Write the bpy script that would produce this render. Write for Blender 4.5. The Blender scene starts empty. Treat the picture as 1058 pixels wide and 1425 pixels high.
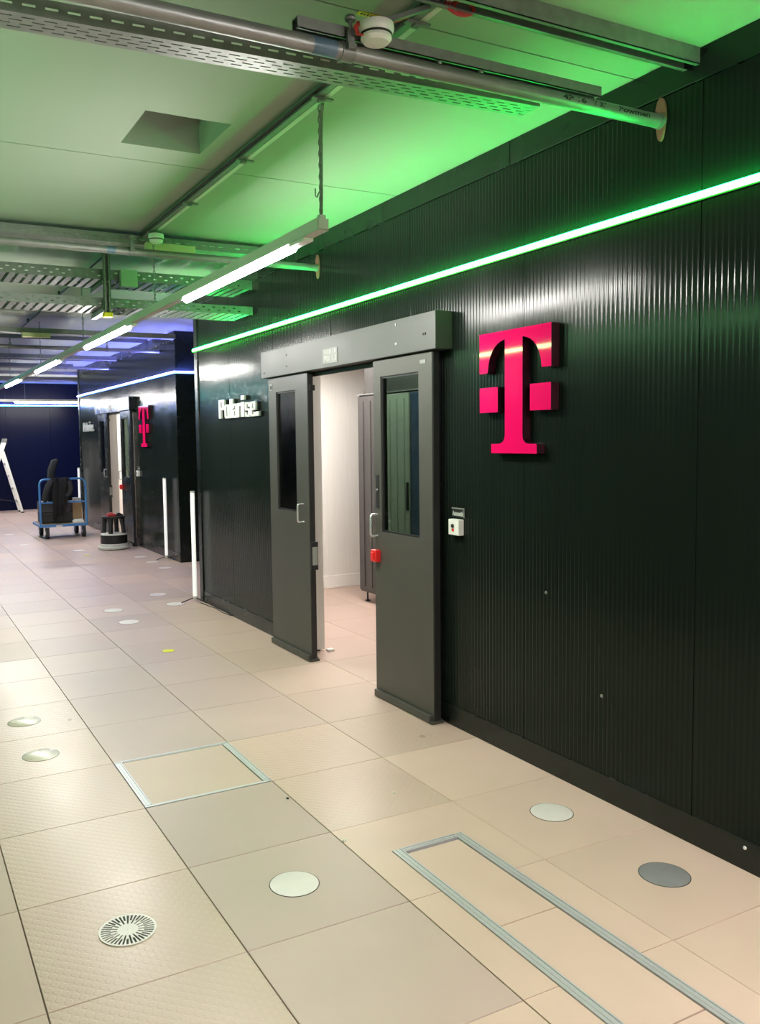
import bpy, bmesh, math, random
from mathutils import Vector, Matrix
random.seed(7)
S = bpy.context.scene
COL = S.collection

# ---------------------------------------------------------------- camera
CAM = Vector((-0.32186, -2.42713, 1.59638)); YAW, PIT, ROL = 0.483685, 0.0751336, -0.0145714
fw = Vector((math.sin(YAW)*math.cos(PIT), math.cos(YAW)*math.cos(PIT), -math.sin(PIT)))
rt = Vector((math.cos(YAW), -math.sin(YAW), 0)); up = rt.cross(fw)
c, s = math.cos(ROL), math.sin(ROL)
rt, up = c*rt + s*up, -s*rt + c*up
cd = bpy.data.cameras.new('camera'); cam = bpy.data.objects.new('camera', cd); COL.objects.link(cam)
m = Matrix.Identity(4)
for i in range(3):
    m[i][0], m[i][1], m[i][2], m[i][3] = rt[i], up[i], -fw[i], CAM[i]
cam.matrix_world = m
cd.sensor_fit = 'HORIZONTAL'; cd.sensor_width = 36; cd.lens = 1197.3*36/1058
cd.shift_x = 54.664/1058; cd.shift_y = -12.845/1058; cd.clip_start = .05
S.camera = cam

# ---------------------------------------------------------------- world, exposure, light levels
w = bpy.data.worlds.new('hall_air'); S.world = w; w.use_nodes = True
w.node_tree.nodes['Background'].inputs[0].default_value = (1, .97, .92, 1)
w.node_tree.nodes['Background'].inputs[1].default_value = .05
S.view_settings.view_transform = 'Standard'; S.view_settings.look = 'None'
S.view_settings.exposure = 0.0; S.view_settings.gamma = 1; S.view_settings.use_curve_mapping = False
TUBE = 205.0           # luminaire tubes
GREEN_TOP, GREEN_FRONT = 125.0, 26.0
BLUE_TOP, BLUE_FRONT = 440.0, 14.0
ROOM = 15.0           # lamp inside each modular room
try:
    S.cycles.max_bounces = 8; S.cycles.diffuse_bounces = 4; S.cycles.glossy_bounces = 4
    S.cycles.transmission_bounces = 4; S.cycles.transparent_max_bounces = 8
    S.cycles.sample_clamp_indirect = 6; S.cycles.caustics_reflective = False; S.cycles.caustics_refractive = False
    S.cycles.use_denoising = True
except Exception: pass

# ---------------------------------------------------------------- materials
MAT = {}
def mat(name, col, rough=.5, metal=0., var=0., vscale=8., bump=0., bscale=60., coat=0., spec=.5, tilevar=0., stretch=None):
    if name in MAT: return MAT[name]
    M = bpy.data.materials.new(name); M.use_nodes = True; N = M.node_tree.nodes; L = M.node_tree.links
    b = N['Principled BSDF']; b.inputs['Base Color'].default_value = (*col, 1)
    b.inputs['Roughness'].default_value = rough; b.inputs['Metallic'].default_value = metal
    b.inputs['Specular IOR Level'].default_value = spec
    if coat: b.inputs['Coat Weight'].default_value = coat; b.inputs['Coat Roughness'].default_value = .06
    g = N.new('ShaderNodeNewGeometry')
    src = g.outputs['Position']
    if stretch:
        mp = N.new('ShaderNodeMapping'); mp.inputs['Scale'].default_value = stretch; L.new(src, mp.inputs['Vector']); src = mp.outputs['Vector']
    if var or tilevar:
        n = N.new('ShaderNodeTexNoise'); n.inputs['Scale'].default_value = vscale; n.inputs['Detail'].default_value = 2.5
        L.new(src, n.inputs['Vector'])
        r = N.new('ShaderNodeMapRange'); r.inputs['From Min'].default_value = .1; r.inputs['From Max'].default_value = .9
        r.inputs['To Min'].default_value = 1-var; r.inputs['To Max'].default_value = 1+var
        L.new(n.outputs['Fac'], r.inputs['Value'])
        v = r.outputs['Result']
        if tilevar:
            oi = N.new('ShaderNodeObjectInfo'); r2 = N.new('ShaderNodeMapRange')
            r2.inputs['To Min'].default_value = 1-tilevar; r2.inputs['To Max'].default_value = 1+tilevar
            L.new(oi.outputs['Random'], r2.inputs['Value'])
            mu = N.new('ShaderNodeMath'); mu.operation = 'MULTIPLY'; L.new(v, mu.inputs[0]); L.new(r2.outputs['Result'], mu.inputs[1]); v = mu.outputs[0]
        h = N.new('ShaderNodeHueSaturation'); h.inputs['Color'].default_value = (*col, 1); L.new(v, h.inputs['Value'])
        L.new(h.outputs['Color'], b.inputs['Base Color'])
        rr = N.new('ShaderNodeMapRange'); rr.inputs['To Min'].default_value = max(.03, rough-.08); rr.inputs['To Max'].default_value = min(1, rough+.08)
        L.new(n.outputs['Fac'], rr.inputs['Value']); L.new(rr.outputs['Result'], b.inputs['Roughness'])
    if bump:
        n2 = N.new('ShaderNodeTexNoise'); n2.inputs['Scale'].default_value = bscale; n2.inputs['Detail'].default_value = 4
        L.new(src, n2.inputs['Vector'])
        bp = N.new('ShaderNodeBump'); bp.inputs['Strength'].default_value = bump; bp.inputs['Distance'].default_value = .002
        L.new(n2.outputs['Fac'], bp.inputs['Height']); L.new(bp.outputs['Normal'], b.inputs['Normal'])
    MAT[name] = M; return M
def emit(name, col, strength):
    M = bpy.data.materials.new(name); M.use_nodes = True; N = M.node_tree.nodes
    b = N['Principled BSDF']; b.inputs['Base Color'].default_value = (.8, .8, .8, 1)
    b.inputs['Emission Color'].default_value = (*col, 1); b.inputs['Emission Strength'].default_value = strength
    MAT[name] = M; return M
def glass(name, tint, refl=.5):
    M = bpy.data.materials.new(name); M.use_nodes = True; N = M.node_tree.nodes; L = M.node_tree.links
    N.remove(N['Principled BSDF']); o = N['Material Output']
    t = N.new('ShaderNodeBsdfTransparent'); t.inputs[0].default_value = (*tint, 1)
    g = N.new('ShaderNodeBsdfGlossy'); g.inputs['Roughness'].default_value = .03
    f = N.new('ShaderNodeFresnel'); ge = N.new('ShaderNodeNewGeometry'); ma = N.new('ShaderNodeMath'); ma.operation = 'MULTIPLY_ADD'
    ma.inputs[1].default_value = 1/1.5-1.5; ma.inputs[2].default_value = 1.5; L.new(ge.outputs['Backfacing'], ma.inputs[0]); L.new(ma.outputs[0], f.inputs[0])
    mx = N.new('ShaderNodeMixShader'); L.new(f.outputs[0], mx.inputs[0]); L.new(t.outputs[0], mx.inputs[1]); L.new(g.outputs[0], mx.inputs[2])
    L.new(mx.outputs[0], o.inputs[0]); MAT[name] = M; return M

PANEL = mat('black_ribbed_sheet', (.0085, .0130, .0102), .17, var=.1, vscale=3, stretch=(1, 1, .25), spec=.15)
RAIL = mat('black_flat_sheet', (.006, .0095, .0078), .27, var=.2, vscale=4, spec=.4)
DOORM = mat('anthracite_powder_coat', (.064, .061, .053), .42, var=.1, vscale=5)
HEADM = mat('grey_powder_coat', (.056, .060, .054), .45, var=.08, vscale=4)
BLACKP = mat('black_plastic', (.012, .012, .013), .45, var=.2)
WHITEP = mat('white_plastic', (.78, .77, .74), .4, var=.04)
LINING = mat('white_lining', (.80, .775, .735), .35, var=.05, vscale=5, stretch=(8, 8, .6))
PLINTH = mat('white_skirting', (.85, .84, .80), .4, var=.03)
TILE = mat('beige_vinyl', (.515, .375, .315), .42, var=.075, vscale=2.2, bump=.10, bscale=350, tilevar=.06, spec=.36)
TILE2 = mat('beige_vinyl_greyer', (.48, .352, .315), .40, var=.075, vscale=2.2, bump=.10, bscale=350, tilevar=.07, spec=.36)
TILEW = mat('beige_vinyl_warm_lit', (.62, .445, .37), .42, var=.06, vscale=3, bump=.12, bscale=380, tilevar=.04)  # warm vinyl, tone also raised to put brighter light on near right tiles
TILES = mat('sand_vinyl_fresh', (.65, .465, .39), .44, var=.04, vscale=3, bump=.08, bscale=380)
SLAB = mat('dark_subfloor', (.05, .045, .04), .8, var=.2)
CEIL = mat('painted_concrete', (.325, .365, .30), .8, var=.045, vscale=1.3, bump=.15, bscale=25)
BLUEGLOW = mat('black_sheet_blue_glow', (.002, .004, .026), .3, spec=.15)  # black end-wall sheet with the blue glow put into its base colour
HALLW = mat('hall_plaster', (.42, .41, .39), .8, var=.06)
GALV = mat('galvanised_steel', (.25, .255, .25), .42, metal=.6, var=.22, vscale=26, bump=.05)
GALVD = mat('dull_galvanised', (.20, .205, .20), .5, metal=.5, var=.25, vscale=18)
PIPEM = mat('zinc_pipe', (.24, .24, .235), .38, metal=.5, var=.2, vscale=14, bump=.05)
ALU = mat('brushed_aluminium', (.56, .545, .57), .38, metal=.35, var=.15, vscale=60, stretch=(30, 1, 1))
TRUNKM = mat('grey_trunking_enamel', (.60, .59, .55), .45, var=.05)
CABLE = mat('grey_cable', (.20, .21, .19), .55, var=.1)
BLACKC = mat('black_cable', (.012, .012, .012), .5, var=.1)
REDC = mat('red_cable', (.45, .03, .03), .45, var=.1)
BLUEP = mat('blue_paint', (.09, .15, .22), .4, var=.45, vscale=20)
PEACH = mat('foam_seal', (.22, .10, .06), .8, var=.15, vscale=30)
YELLOW = mat('yellow_plastic', (.75, .62, .02), .4, var=.08)
YELTAG = mat('yellow_label', (.62, .47, .03), .55, var=.1)
INK = mat('black_ink', (.01, .01, .01), .6, var=.1)
MAG = mat('magenta_acrylic', (.80, .005, .12), .05, spec=.45)
MAGEDGE = mat('magenta_edge', (.03, .002, .008), .4, var=.05)
SIGNW = mat('white_acrylic', (.62, .635, .61), .25, var=.02)
SIGNK = mat('black_sign_back', (.008, .008, .008), .5, var=.1)
REDP = mat('red_plastic', (.72, .02, .02), .35, var=.05)
CHROME = mat('satin_steel', (.72, .73, .72), .25, metal=.7, var=.06)
PLATE = mat('grey_name_plate', (.22, .225, .21), .5, var=.06)
INKW = mat('light_lettering', (.5, .51, .48), .5, var=.03)
CAPW = mat('pale_floor_cap', (.70, .63, .61), .40, var=.06, vscale=20)
CAPG = mat('grey_floor_cap', (.215, .205, .215), .44, var=.12, vscale=14)
CAPY = mat('yellow_floor_cap', (.72, .66, .02), .45, var=.08)
CAPC = mat('glossy_beige_floor_cap', (.56, .48, .39), .27, var=.06)
CARTB = mat('trolley_blue', (.06, .20, .46), .35, var=.1)
CLOTH = mat('black_cloth', (.016, .016, .017), .85, var=.3, vscale=18, bump=.5, bscale=60)
CASEM = mat('charcoal_case', (.05, .05, .052), .6, var=.25, vscale=20)
CARD = mat('brown_cardboard', (.30, .20, .10), .75, var=.12)
RUBBER = mat('black_rubber', (.014, .014, .014), .6, var=.15)
PALEG = mat('pale_grey_plastic', (.55, .54, .50), .45, var=.15, vscale=22)
RACKD = mat('rack_grey', (.05, .046, .045), .45, var=.08)
RACKL = mat('rack_pale_green_grey', (.30, .34, .29), .4, var=.08)
RACKB = mat('rack_navy', (.02, .045, .10), .35, var=.1)
CREAM = mat('cream_box_plastic', (.55, .56, .30), .5, var=.06)
GBOX = mat('pale_green_box', (.36, .48, .36), .5, var=.06)
GLASS = glass('door_glass', (.36, .43, .38))
TUBEM = emit('white_led_tube', (1, .97, .92), TUBE)
DIFFM = emit('glowing_frosted_tube', (1, .98, .94), .55)
GT = emit('green_led_up', (.004, 1, .13), GREEN_TOP); GF = emit('green_led_face', (.03, 1, .035), GREEN_FRONT)
BT = emit('blue_led_up', (.14, .16, 1), BLUE_TOP); BF = emit('blue_led_face', (.05, .20, 1), BLUE_FRONT)
CT = emit('teal_led_up', (.03, .10, 1), BLUE_TOP*.6); CF = emit('teal_led_face', (.05, .85, .62), 7.0)
CF2 = emit('teal_led_face_bright', (.10, .9, .85), 30)
GF2 = emit('green_white_led_face', (.30, 1, .36), 55)
RM = emit('room_lamp_panel', (1, .96, .90), ROOM)

def studs():
    """vinyl with raised round studs (fine relief)"""
    M = mat('studded_vinyl', (.545, .39, .325), .31, spec=.42, var=.06, vscale=2.5, tilevar=.05)
    N = M.node_tree.nodes; L = M.node_tree.links
    g = N.new('ShaderNodeNewGeometry'); mp = N.new('ShaderNodeMapping'); mp.inputs['Rotation'].default_value = (0, 0, math.radians(45))
    vo = N.new('ShaderNodeTexVoronoi'); vo.inputs['Scale'].default_value = 34; vo.inputs['Randomness'].default_value = 0
    vo.voronoi_dimensions = '2D'
    L.new(g.outputs['Position'], mp.inputs['Vector']); L.new(mp.outputs['Vector'], vo.inputs['Vector'])
    r = N.new('ShaderNodeMapRange'); r.inputs['From Min'].default_value = .36; r.inputs['From Max'].default_value = .44
    r.inputs['To Min'].default_value = 1; r.inputs['To Max'].default_value = 0
    L.new(vo.outputs['Distance'], r.inputs['Value'])
    bp = N.new('ShaderNodeBump'); bp.inputs['Strength'].default_value = .55; bp.inputs['Distance'].default_value = .0012
    L.new(r.outputs['Result'], bp.inputs['Height']); L.new(bp.outputs['Normal'], N['Principled BSDF'].inputs['Normal'])
    return M
STUD = studs()

# ---------------------------------------------------------------- mesh helpers (all in world coordinates; obj() rebases)
def box(bm, x0, x1, y0, y1, z0, z1, bev=0.):
    v = [bm.verts.new((x, y, z)) for x in (x0, x1) for y in (y0, y1) for z in (z0, z1)]
    fs = [bm.faces.new([v[i] for i in q]) for q in ((0, 1, 3, 2), (4, 6, 7, 5), (0, 4, 5, 1), (2, 3, 7, 6), (0, 2, 6, 4), (1, 5, 7, 3))]
    if bev:
        es = list({e for f in fs for e in f.edges})
        bmesh.ops.bevel(bm, geom=es, offset=bev, segments=2, affect='EDGES', profile=.6)
def ring(center, ax, r, n, ph=0.):
    ax = ax.normalized(); a = ax.orthogonal().normalized(); b = ax.cross(a)
    return [center + r*(math.cos(2*math.pi*k/n+ph)*a + math.sin(2*math.pi*k/n+ph)*b) for k in range(n)]
def tube(bm, pts, r, n=10, caps=True, closed=False):
    pts = [Vector(p) for p in pts]; rings = []; prev = None
    for i, p in enumerate(pts):
        a = pts[i-1] if (i or closed) else p; b = pts[(i+1) % len(pts)] if (i < len(pts)-1 or closed) else p
        d = (b-a).normalized()
        if prev is None: u = d.orthogonal().normalized()
        else: u = (prev - d*prev.dot(d)).normalized()
        prev = u; v = d.cross(u); rr = r[i] if isinstance(r, (list, tuple)) else r
        rings.append([bm.verts.new(p + rr*(math.cos(2*math.pi*k/n)*u + math.sin(2*math.pi*k/n)*v)) for k in range(n)])
    m_ = len(rings)
    for i in range(m_ if closed else m_-1):
        A, B = rings[i], rings[(i+1) % m_]
        for k in range(n): bm.faces.new((A[k], A[(k+1) % n], B[(k+1) % n], B[k]))
    if caps and not closed:
        bm.faces.new(rings[0][::-1]); bm.faces.new(rings[-1])
def lathe(bm, prof, c=(0, 0, 0), n=28):
    c = Vector(c); R = []
    for r, z in prof:
        if r < 1e-6: R.append([bm.verts.new(c+Vector((0, 0, z)))])
        else: R.append([bm.verts.new(c+Vector((r*math.cos(2*math.pi*k/n), r*math.sin(2*math.pi*k/n), z))) for k in range(n)])
    for A, B in zip(R, R[1:]):
        for k in range(n):
            k2 = (k+1) % n
            if len(A) == 1 and len(B) == 1: continue
            if len(A) == 1: bm.faces.new((A[0], B[k], B[k2]))
            elif len(B) == 1: bm.faces.new((A[k], A[k2], B[0]))
            else: bm.faces.new((A[k], A[k2], B[k2], B[k]))
def prism(bm, poly, axis, a, b):
    """poly: 2-D points; extruded along axis from a to b. axis x: (y,z); y: (x,z); z: (x,y)"""
    def P(p, t): return {'x': (t, p[0], p[1]), 'y': (p[0], t, p[1]), 'z': (p[0], p[1], t)}[axis]
    A = [bm.verts.new(P(p, a)) for p in poly]; B = [bm.verts.new(P(p, b)) for p in poly]
    n = len(poly); bm.faces.new(A[::-1]); bm.faces.new(B)
    for i in range(n): bm.faces.new((A[i], A[(i+1) % n], B[(i+1) % n], B[i]))
ORIG = {}
def root_loc(p):
    return ORIG.get(p.name, Vector((0, 0, 0)))
def obj(name, bm, m_, parent=None, base=None, smooth=False, kind=None, label=None):
    """one mesh object; parent's origin (or base) becomes its own origin"""
    o0 = root_loc(parent) if parent is not None else Vector(base or (0, 0, 0))
    bmesh.ops.recalc_face_normals(bm, faces=bm.faces)
    if o0.length: bmesh.ops.translate(bm, verts=bm.verts, vec=-o0)
    me = bpy.data.meshes.new(name); bm.to_mesh(me); bm.free()
    for q in (m_ if isinstance(m_, (list, tuple)) else [m_]): me.materials.append(q)
    if smooth:
        me.polygons.foreach_set('use_smooth', [True]*len(me.polygons))
        try: me.set_sharp_from_angle(angle=math.radians(38))
        except Exception: pass
    o = bpy.data.objects.new(name, me); COL.objects.link(o)
    if parent is not None: o.parent = parent
    else: o.location = o0
    ORIG[o.name] = o0
    if kind: o['kind'] = kind
    if label: o['label'] = label
    return o
def tag(o, label, cat, group=None):
    o['label'] = label; o['category'] = cat
    if group: o['group'] = group
    return o
def thing(name, loc, label, cat, group=None):
    o = bpy.data.objects.new(name, None); COL.objects.link(o); o.location = loc; o.empty_display_size = .1
    ORIG[o.name] = Vector(loc); return tag(o, label, cat, group)
def struct(name, loc=(0, 0, 0)):
    o = bpy.data.objects.new(name, None); COL.objects.link(o); o.location = loc; o['kind'] = 'structure'; ORIG[o.name] = Vector(loc); return o
def dup(o, off, label=None, group=None, parent=None):
    c_ = o.copy(); COL.objects.link(c_)
    if parent is not None: c_.parent = parent
    else: c_.location = o.location + Vector(off)
    ORIG[c_.name] = ORIG[o.name] + Vector(off)
    if label: c_['label'] = label
    if group: c_['group'] = group
    for ch in list(o.children): dup(ch, off, None, None, c_)
    return c_
B = bmesh.new
def bx(name, m_, parent, *a, bev=0., **k):
    bm = B(); box(bm, *a, bev=bev); return obj(name, bm, m_, parent, **k)
def text_bm(txt, size, bold=0., extr=.002, xscale=1.):
    cu = bpy.data.curves.new('t', 'FONT'); cu.body = txt; cu.size = size; cu.extrude = extr; cu.offset = bold*size
    cu.resolution_u = 4
    o = bpy.data.objects.new('t', cu); COL.objects.link(o); bpy.context.view_layer.update()
    dg = bpy.context.evaluated_depsgraph_get(); me = bpy.data.meshes.new_from_object(o.evaluated_get(dg))
    bm = B(); bm.from_mesh(me); bpy.data.objects.remove(o); bpy.data.curves.remove(cu); bpy.data.meshes.remove(me)
    return bm
def text_on_wall(txt, x, yl, yr, z0, z1, bold=0., extr=.002):
    """text facing -x, filling y from yl (reader's left) to yr and z0..z1"""
    bm = text_bm(txt, 1., bold, .01)
    xs = [v.co.x for v in bm.verts]; ys = [v.co.y for v in bm.verts]
    x0, x1, y0, y1 = min(xs), max(xs), min(ys), max(ys)
    for v in bm.verts:
        fx, fy, fz = (v.co.x-x0)/(x1-x0), (v.co.y-y0)/(y1-y0), v.co.z/.01
        v.co = Vector((x - fz*extr, yl + (yr-yl)*fx, z0 + (z1-z0)*fy))
    return bm

# ================================================================ SETTING
# ---- floor: raised-floor tiles 0.6 m
G = .6; TH = .03
floor = struct('floor', (0, 0, 0))
bx('subfloor', SLAB, floor, -4.2, 8.2, -6, 19.4, -.12, -.04)
def tile_mesh(w=.6, d=.6, g=.0016, b=.0016):
    bm = B(); x, y = w/2-g, d/2-g
    lo = [bm.verts.new((sx*x, sy*y, -TH)) for sx, sy in ((-1, -1), (1, -1), (1, 1), (-1, 1))]
    mi = [bm.verts.new((sx*x, sy*y, -b)) for sx, sy in ((-1, -1), (1, -1), (1, 1), (-1, 1))]
    hi = [bm.verts.new((sx*(x-b), sy*(y-b), 0)) for sx, sy in ((-1, -1), (1, -1), (1, 1), (-1, 1))]
    bm.faces.new(hi)
    for A, C in ((lo, mi), (mi, hi)):
        for k in range(4): bm.faces.new((A[k], A[(k+1) % 4], C[(k+1) % 4], C[k]))
    me = bpy.data.meshes.new('floor_tile'); bm.to_mesh(me); bm.free(); return me
TM = {}
def tile(cx, cy, mt, w_=.6, d_=.6):
    k = (round(w_, 3), round(d_, 3), mt.name)
    if k not in TM:
        TM[k] = tile_mesh(w_, d_); TM[k].materials.append(mt)
    o = bpy.data.objects.new('floor_tile', TM[k]); COL.objects.link(o); o.parent = floor; o.location = (cx, cy, 0); return o
STUDDED = {(0, -1), (0, 0), (0, 1), (0, -2), (0, 2), (0, 3), (2, 1), (2, 2), (0, 4), (0, 5), (0, 6), (3, 2), (-1, 3), (-1, 4)}
GREYER = {(1, j) for j in range(1, 12)} | {(2, j) for j in range(3, 14)} | {(1, -1), (1, 0)}
WARM_LIT = {(3, -1), (3, 0), (3, -2), (2, 0), (2, -1), (2, -2), (1, -2), (3, 1)}
special = {(1, 2), (2, 0), (2, -1), (2, -2), (2, -3)}
count = 0; rest = []
for i in range(-6, 13):
    for j in range(-9, 32):
        if (i, j) in special: continue
        core = (-1 <= i <= 3 and -3 <= j) or (i == 4 and 8 <= j) or (4 <= i <= 7 and 2 <= j <= 9) or (i == 5 and (9 <= j <= 13))
        mt = STUD if (i, j) in STUDDED else WARM_LIT and (i, j) in WARM_LIT and TILEW or (TILE2 if (i, j) in GREYER or j > 8 and (i+j) % 3 else TILE)
        if core and count < 290:
            tile((i+.5)*G, (j+.5)*G, mt); count += 1
        else: rest.append((i, j))
bm = B()
for i, j in rest: box(bm, i*G+.002, (i+1)*G-.002, j*G+.002, (j+1)*G-.002, -TH, 0)
obj('outer_floor_tiles', bm, TILE, floor, kind='stuff')
# cut tiles beside the trench (column 1.2..1.8)
XA, XB, YE = 1.332, 1.657, .337
def cut_tile(poly, mt):
    bm = B(); prism(bm, poly, 'z', -TH, 0); o = obj('floor_tile', bm, mt, floor); return o
e = .0016
cut_tile([(1.2+e, 0+e), (XA-e, 0+e), (XA-e, YE+e), (XB+e, YE+e), (XB+e, e), (1.8-e, e), (1.8-e, .6-e), (1.2+e, .6-e)], TILEW)
for y0 in (-.6, -1.2, -1.8):
    cut_tile([(1.2+e, y0+e), (XA-e, y0+e), (XA-e, y0+.6-e), (1.2+e, y0+.6-e)], TILEW)
    cut_tile([(XB+e, y0+e), (1.8-e, y0+e), (1.8-e, y0+.6-e), (XB+e, y0+.6-e)], TILES)
PW = .040
bxs = [YE-PW, -.272, -.872, -1.472, -1.8]
# trench duct: aluminium frame with cover plates
t = thing('floor_trench', (1.495, -.5, 0), 'long floor trench edged with aluminium profiles in the right foreground', 'floor trench')
def profile_bar(name, x0, x1, y0, y1, along, m_=ALU, par=None):
    """edge profile with two raised lips and a sunken centre"""
    bm = B(); h = .004
    if along == 'y':
        box(bm, x0, x0+.006, y0, y1, -TH, h); box(bm, x1-.006, x1, y0, y1, -TH, h)
        box(bm, x0+.006, x1-.006, y0, y1, -TH, .0012)
        xm = (x0+x1)/2; box(bm, xm-.004, xm+.004, y0, y1, 0, .0028)
    else:
        box(bm, x0, x1, y0, y0+.006, -TH, h); box(bm, x0, x1, y1-.006, y1, -TH, h)
        box(bm, x0, x1, y0+.006, y1-.006, -TH, .0012)
        ym = (y0+y1)/2; box(bm, x0, x1, ym-.004, ym+.004, 0, .0028)
    return obj(name, bm, m_, par)
profile_bar('edge_profile', XA, XA+PW, -1.8, YE, 'y', par=t)
profile_bar('edge_profile', XB-PW, XB, -1.8, YE, 'y', par=t)
profile_bar('edge_profile', XA+PW, XB-PW, YE-PW+.008, YE, 'x', par=t)
bm = B(); lathe(bm, [(0, .009), (.006, .008), (.008, .004)], (XB-PW-.008, YE-PW+.012, 0), 10); obj('corner_screw', bm, ALU, t)
for k in range(4):
    bm = B(); box(bm, XA+PW+.003, XB-PW-.003, bxs[k+1]+.002, bxs[k]-.004, -TH, -.001); obj('cover_plate', bm, TILEW if k == 0 else TILES, t)
# square hatch in tile (1,2)
h = thing('floor_hatch', (.9, 1.5, 0), 'square floor hatch with a bright aluminium frame', 'floor hatch')
profile_bar('frame_bar', .601, .635, 1.222, 1.78, 'y', par=h); profile_bar('frame_bar', 1.163, 1.199, 1.222, 1.78, 'y', par=h)
bm = B(); box(bm, .601, 1.199, 1.201, 1.211, -TH, .003); box(bm, .601, 1.199, 1.211, 1.222, -TH, .0008); obj('frame_bar', bm, ALU, h)
bm = B(); box(bm, .601, 1.199, 1.787, 1.799, -TH, .003); box(bm, .601, 1.199, 1.78, 1.787, -TH, .0008); obj('frame_bar', bm, ALU, h)
bx('hatch_lid', TILE, h, .639, 1.160, 1.224, 1.777, -TH, -.001)

# ---- ceiling with a square shaft and slab joints
ceil = struct('ceiling')
HX0, HX1, HY0, HY1, ZC = .722, 1.11, 1.296, 1.738, 3.0
ys = [-6, -3.65, -1.75, .147, 1.957, 3.86, 5.76, 7.66, 9.56, 11.46, 13.36, 15.26, 17.2, 19.4]
for a, b in zip(ys, ys[1:]):
    bm = B()
    if a < HY0 < b:
        box(bm, -4.2, HX0, a+.004, b-.004, ZC, ZC+.35); box(bm, HX1, 8.2, a+.004, b-.004, ZC, ZC+.35)
        box(bm, HX0, HX1, a+.004, HY0, ZC, ZC+.35); box(bm, HX0, HX1, HY1, b-.004, ZC, ZC+.35)
    else: box(bm, -4.2, 8.2, a+.004, b-.004, ZC, ZC+.35)
    obj('ceiling_slab', bm, CEIL, ceil)
bx('slab_above', CEIL, ceil, -4.2, 8.2, -6, 19.4, ZC+.35, ZC+.45)
# ---- hall walls (mostly out of frame) and the black end wall
for nm, a in (('wall_left', (-4.3, -4.2, -6.1, 19.5, -.12, 3.5)), ('wall_right', (8.2, 8.3, -6.1, 19.5, -.12, 3.5)), ('wall_front', (-4.2, 8.2, -6.1, -6, -.12, 3.5))):
    bm = B(); box(bm, *a); o = obj(nm, bm, HALLW); o['kind'] = 'structure'
wb = struct('wall_back', (0, 19.25, 0))
bx('wall_core', SIGNK, wb, -4.2, 8.2, 19.3, 19.4, -.12, 3.45)
for k in range(-5, 9):
    if k in (-5, 8): continue
    bx('wall_panel', BLUEGLOW, wb, .19+k*1.0+.003, 1.19+k*1.0-.003, 19.25, 19.3, 0, 3.0)

# ================================================================ MODULAR ROOM 1
XF = 2.38; Y0, Y1 = -.6, 5.72; ZT = 3.0
room = thing('modular_room', (XF, 2.5, 0), 'nearest black ribbed room module with the green light strip along its wall', 'room module')
def rib_profile(y0, y1, pitch=.0255, depth=.0007):
    pts = []; n = max(1, round((y1-y0)/pitch)); p = (y1-y0)/n
    for k in range(n):
        a = y0+k*p
        pts += [(a+.002, XF), (a+p*.32, XF), (a+p*.5, XF+depth), (a+p*.82, XF+depth*.9)]
    return [(y0+.002, XF+.004)] + pts + [(y1-.002, XF), (y1-.002, XF+.004)]
def panel(strips):
    bm = B()
    for y0, y1, z0, z1 in strips:
        pts = rib_profile(y0, y1)
        a = [bm.verts.new((x, y, z0)) for y, x in pts]; b = [bm.verts.new((x, y, z1)) for y, x in pts]
        for i in range(len(pts)-1): bm.faces.new((a[i], a[i+1], b[i+1], b[i]))
        box(bm, XF+.004, XF+.05, y0+.002, y1-.002, z0, z1)
    return obj('wall_panel', bm, PANEL, room)
ZB, ZR = .115, 2.88
OY0, OY1, OZ = 1.62, 3.30, 2.10
panel([(Y0, -.18, ZB, ZR)]); panel([(-.18, .82, ZB, ZR)])
panel([(.82, OY0, ZB, ZR), (OY0, 1.82, OZ, ZR)]); panel([(1.82, 2.825, OZ, ZR)])
panel([(2.825, OY1, OZ, ZR), (OY1, 3.82, ZB, ZR)]); panel([(3.82, 4.80, ZB, ZR)]); panel([(4.80, 5.64, ZB, ZR)])
for a, b in ((Y0, OY0), (OY1, 5.64)): bx('base_rail', RAIL, room, XF-.004, XF+.05, a, b, 0, ZB, bev=.002)
for a, b in ((Y0, .917), (.921, 3.3), (3.304, 5.64)): bx('top_rail', RAIL, room, XF-.005, XF+.05, a, b, ZR+.004, ZT-.001, bev=.002)
bx('corner_profile', RAIL, room, XF-.012, XF+.06, 5.64, 5.73, 0, ZT-.001, bev=.006)
# wall core split around the opening, white inside
for a in ((Y0, OY0, 0, ZT-.001), (OY1, Y1, 0, ZT-.001), (OY0, OY1, OZ, ZT-.001)):
    bx('wall_core', SIGNK, room, XF+.05, XF+.11, *a)
for a in ((Y0+.12, OY0, .0, 2.34), (OY1, Y1-.05, .0, 2.34), (OY0, OY1, OZ, 2.34)):
    bx('inner_lining', LINING, room, XF+.11, XF+.125, *a)
XR = 6.4
bx('end_wall', RAIL, room, XF+.05, XR, Y1-.02, Y1+.01, 0, ZT-.001)
bm = B(); box(bm, XF+.004, XR, Y0-.01, Y0+.02, ZB, ZT-.001); obj('end_wall', bm, RAIL, room)
bx('base_rail', RAIL, room, XF, XR, Y0-.02, Y0, 0, ZB)
bx('rear_wall', RAIL, room, XR, XR+.05, Y0, Y1, 0, ZT-.001)
bx('inner_lining', LINING, room, XF+.125, XR, Y1-.04, Y1-.02, 0, 2.34)
bx('inner_lining', LINING, room, XR-.02, XR, Y0+.02, Y1-.04, 0, 2.34)
bx('inner_lining', LINING, room, XF+.125, XR, Y0+.02, Y0+.04, 0, 2.34)
bx('skirting', PLINTH, room, XF+.125, XR-.02, Y1-.052, Y1-.04, 0.002, .135, bev=.003)
bx('inner_ceiling', LINING, room, XF+.125, XR, Y0+.02, Y1-.02, 2.34, 2.38)
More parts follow.
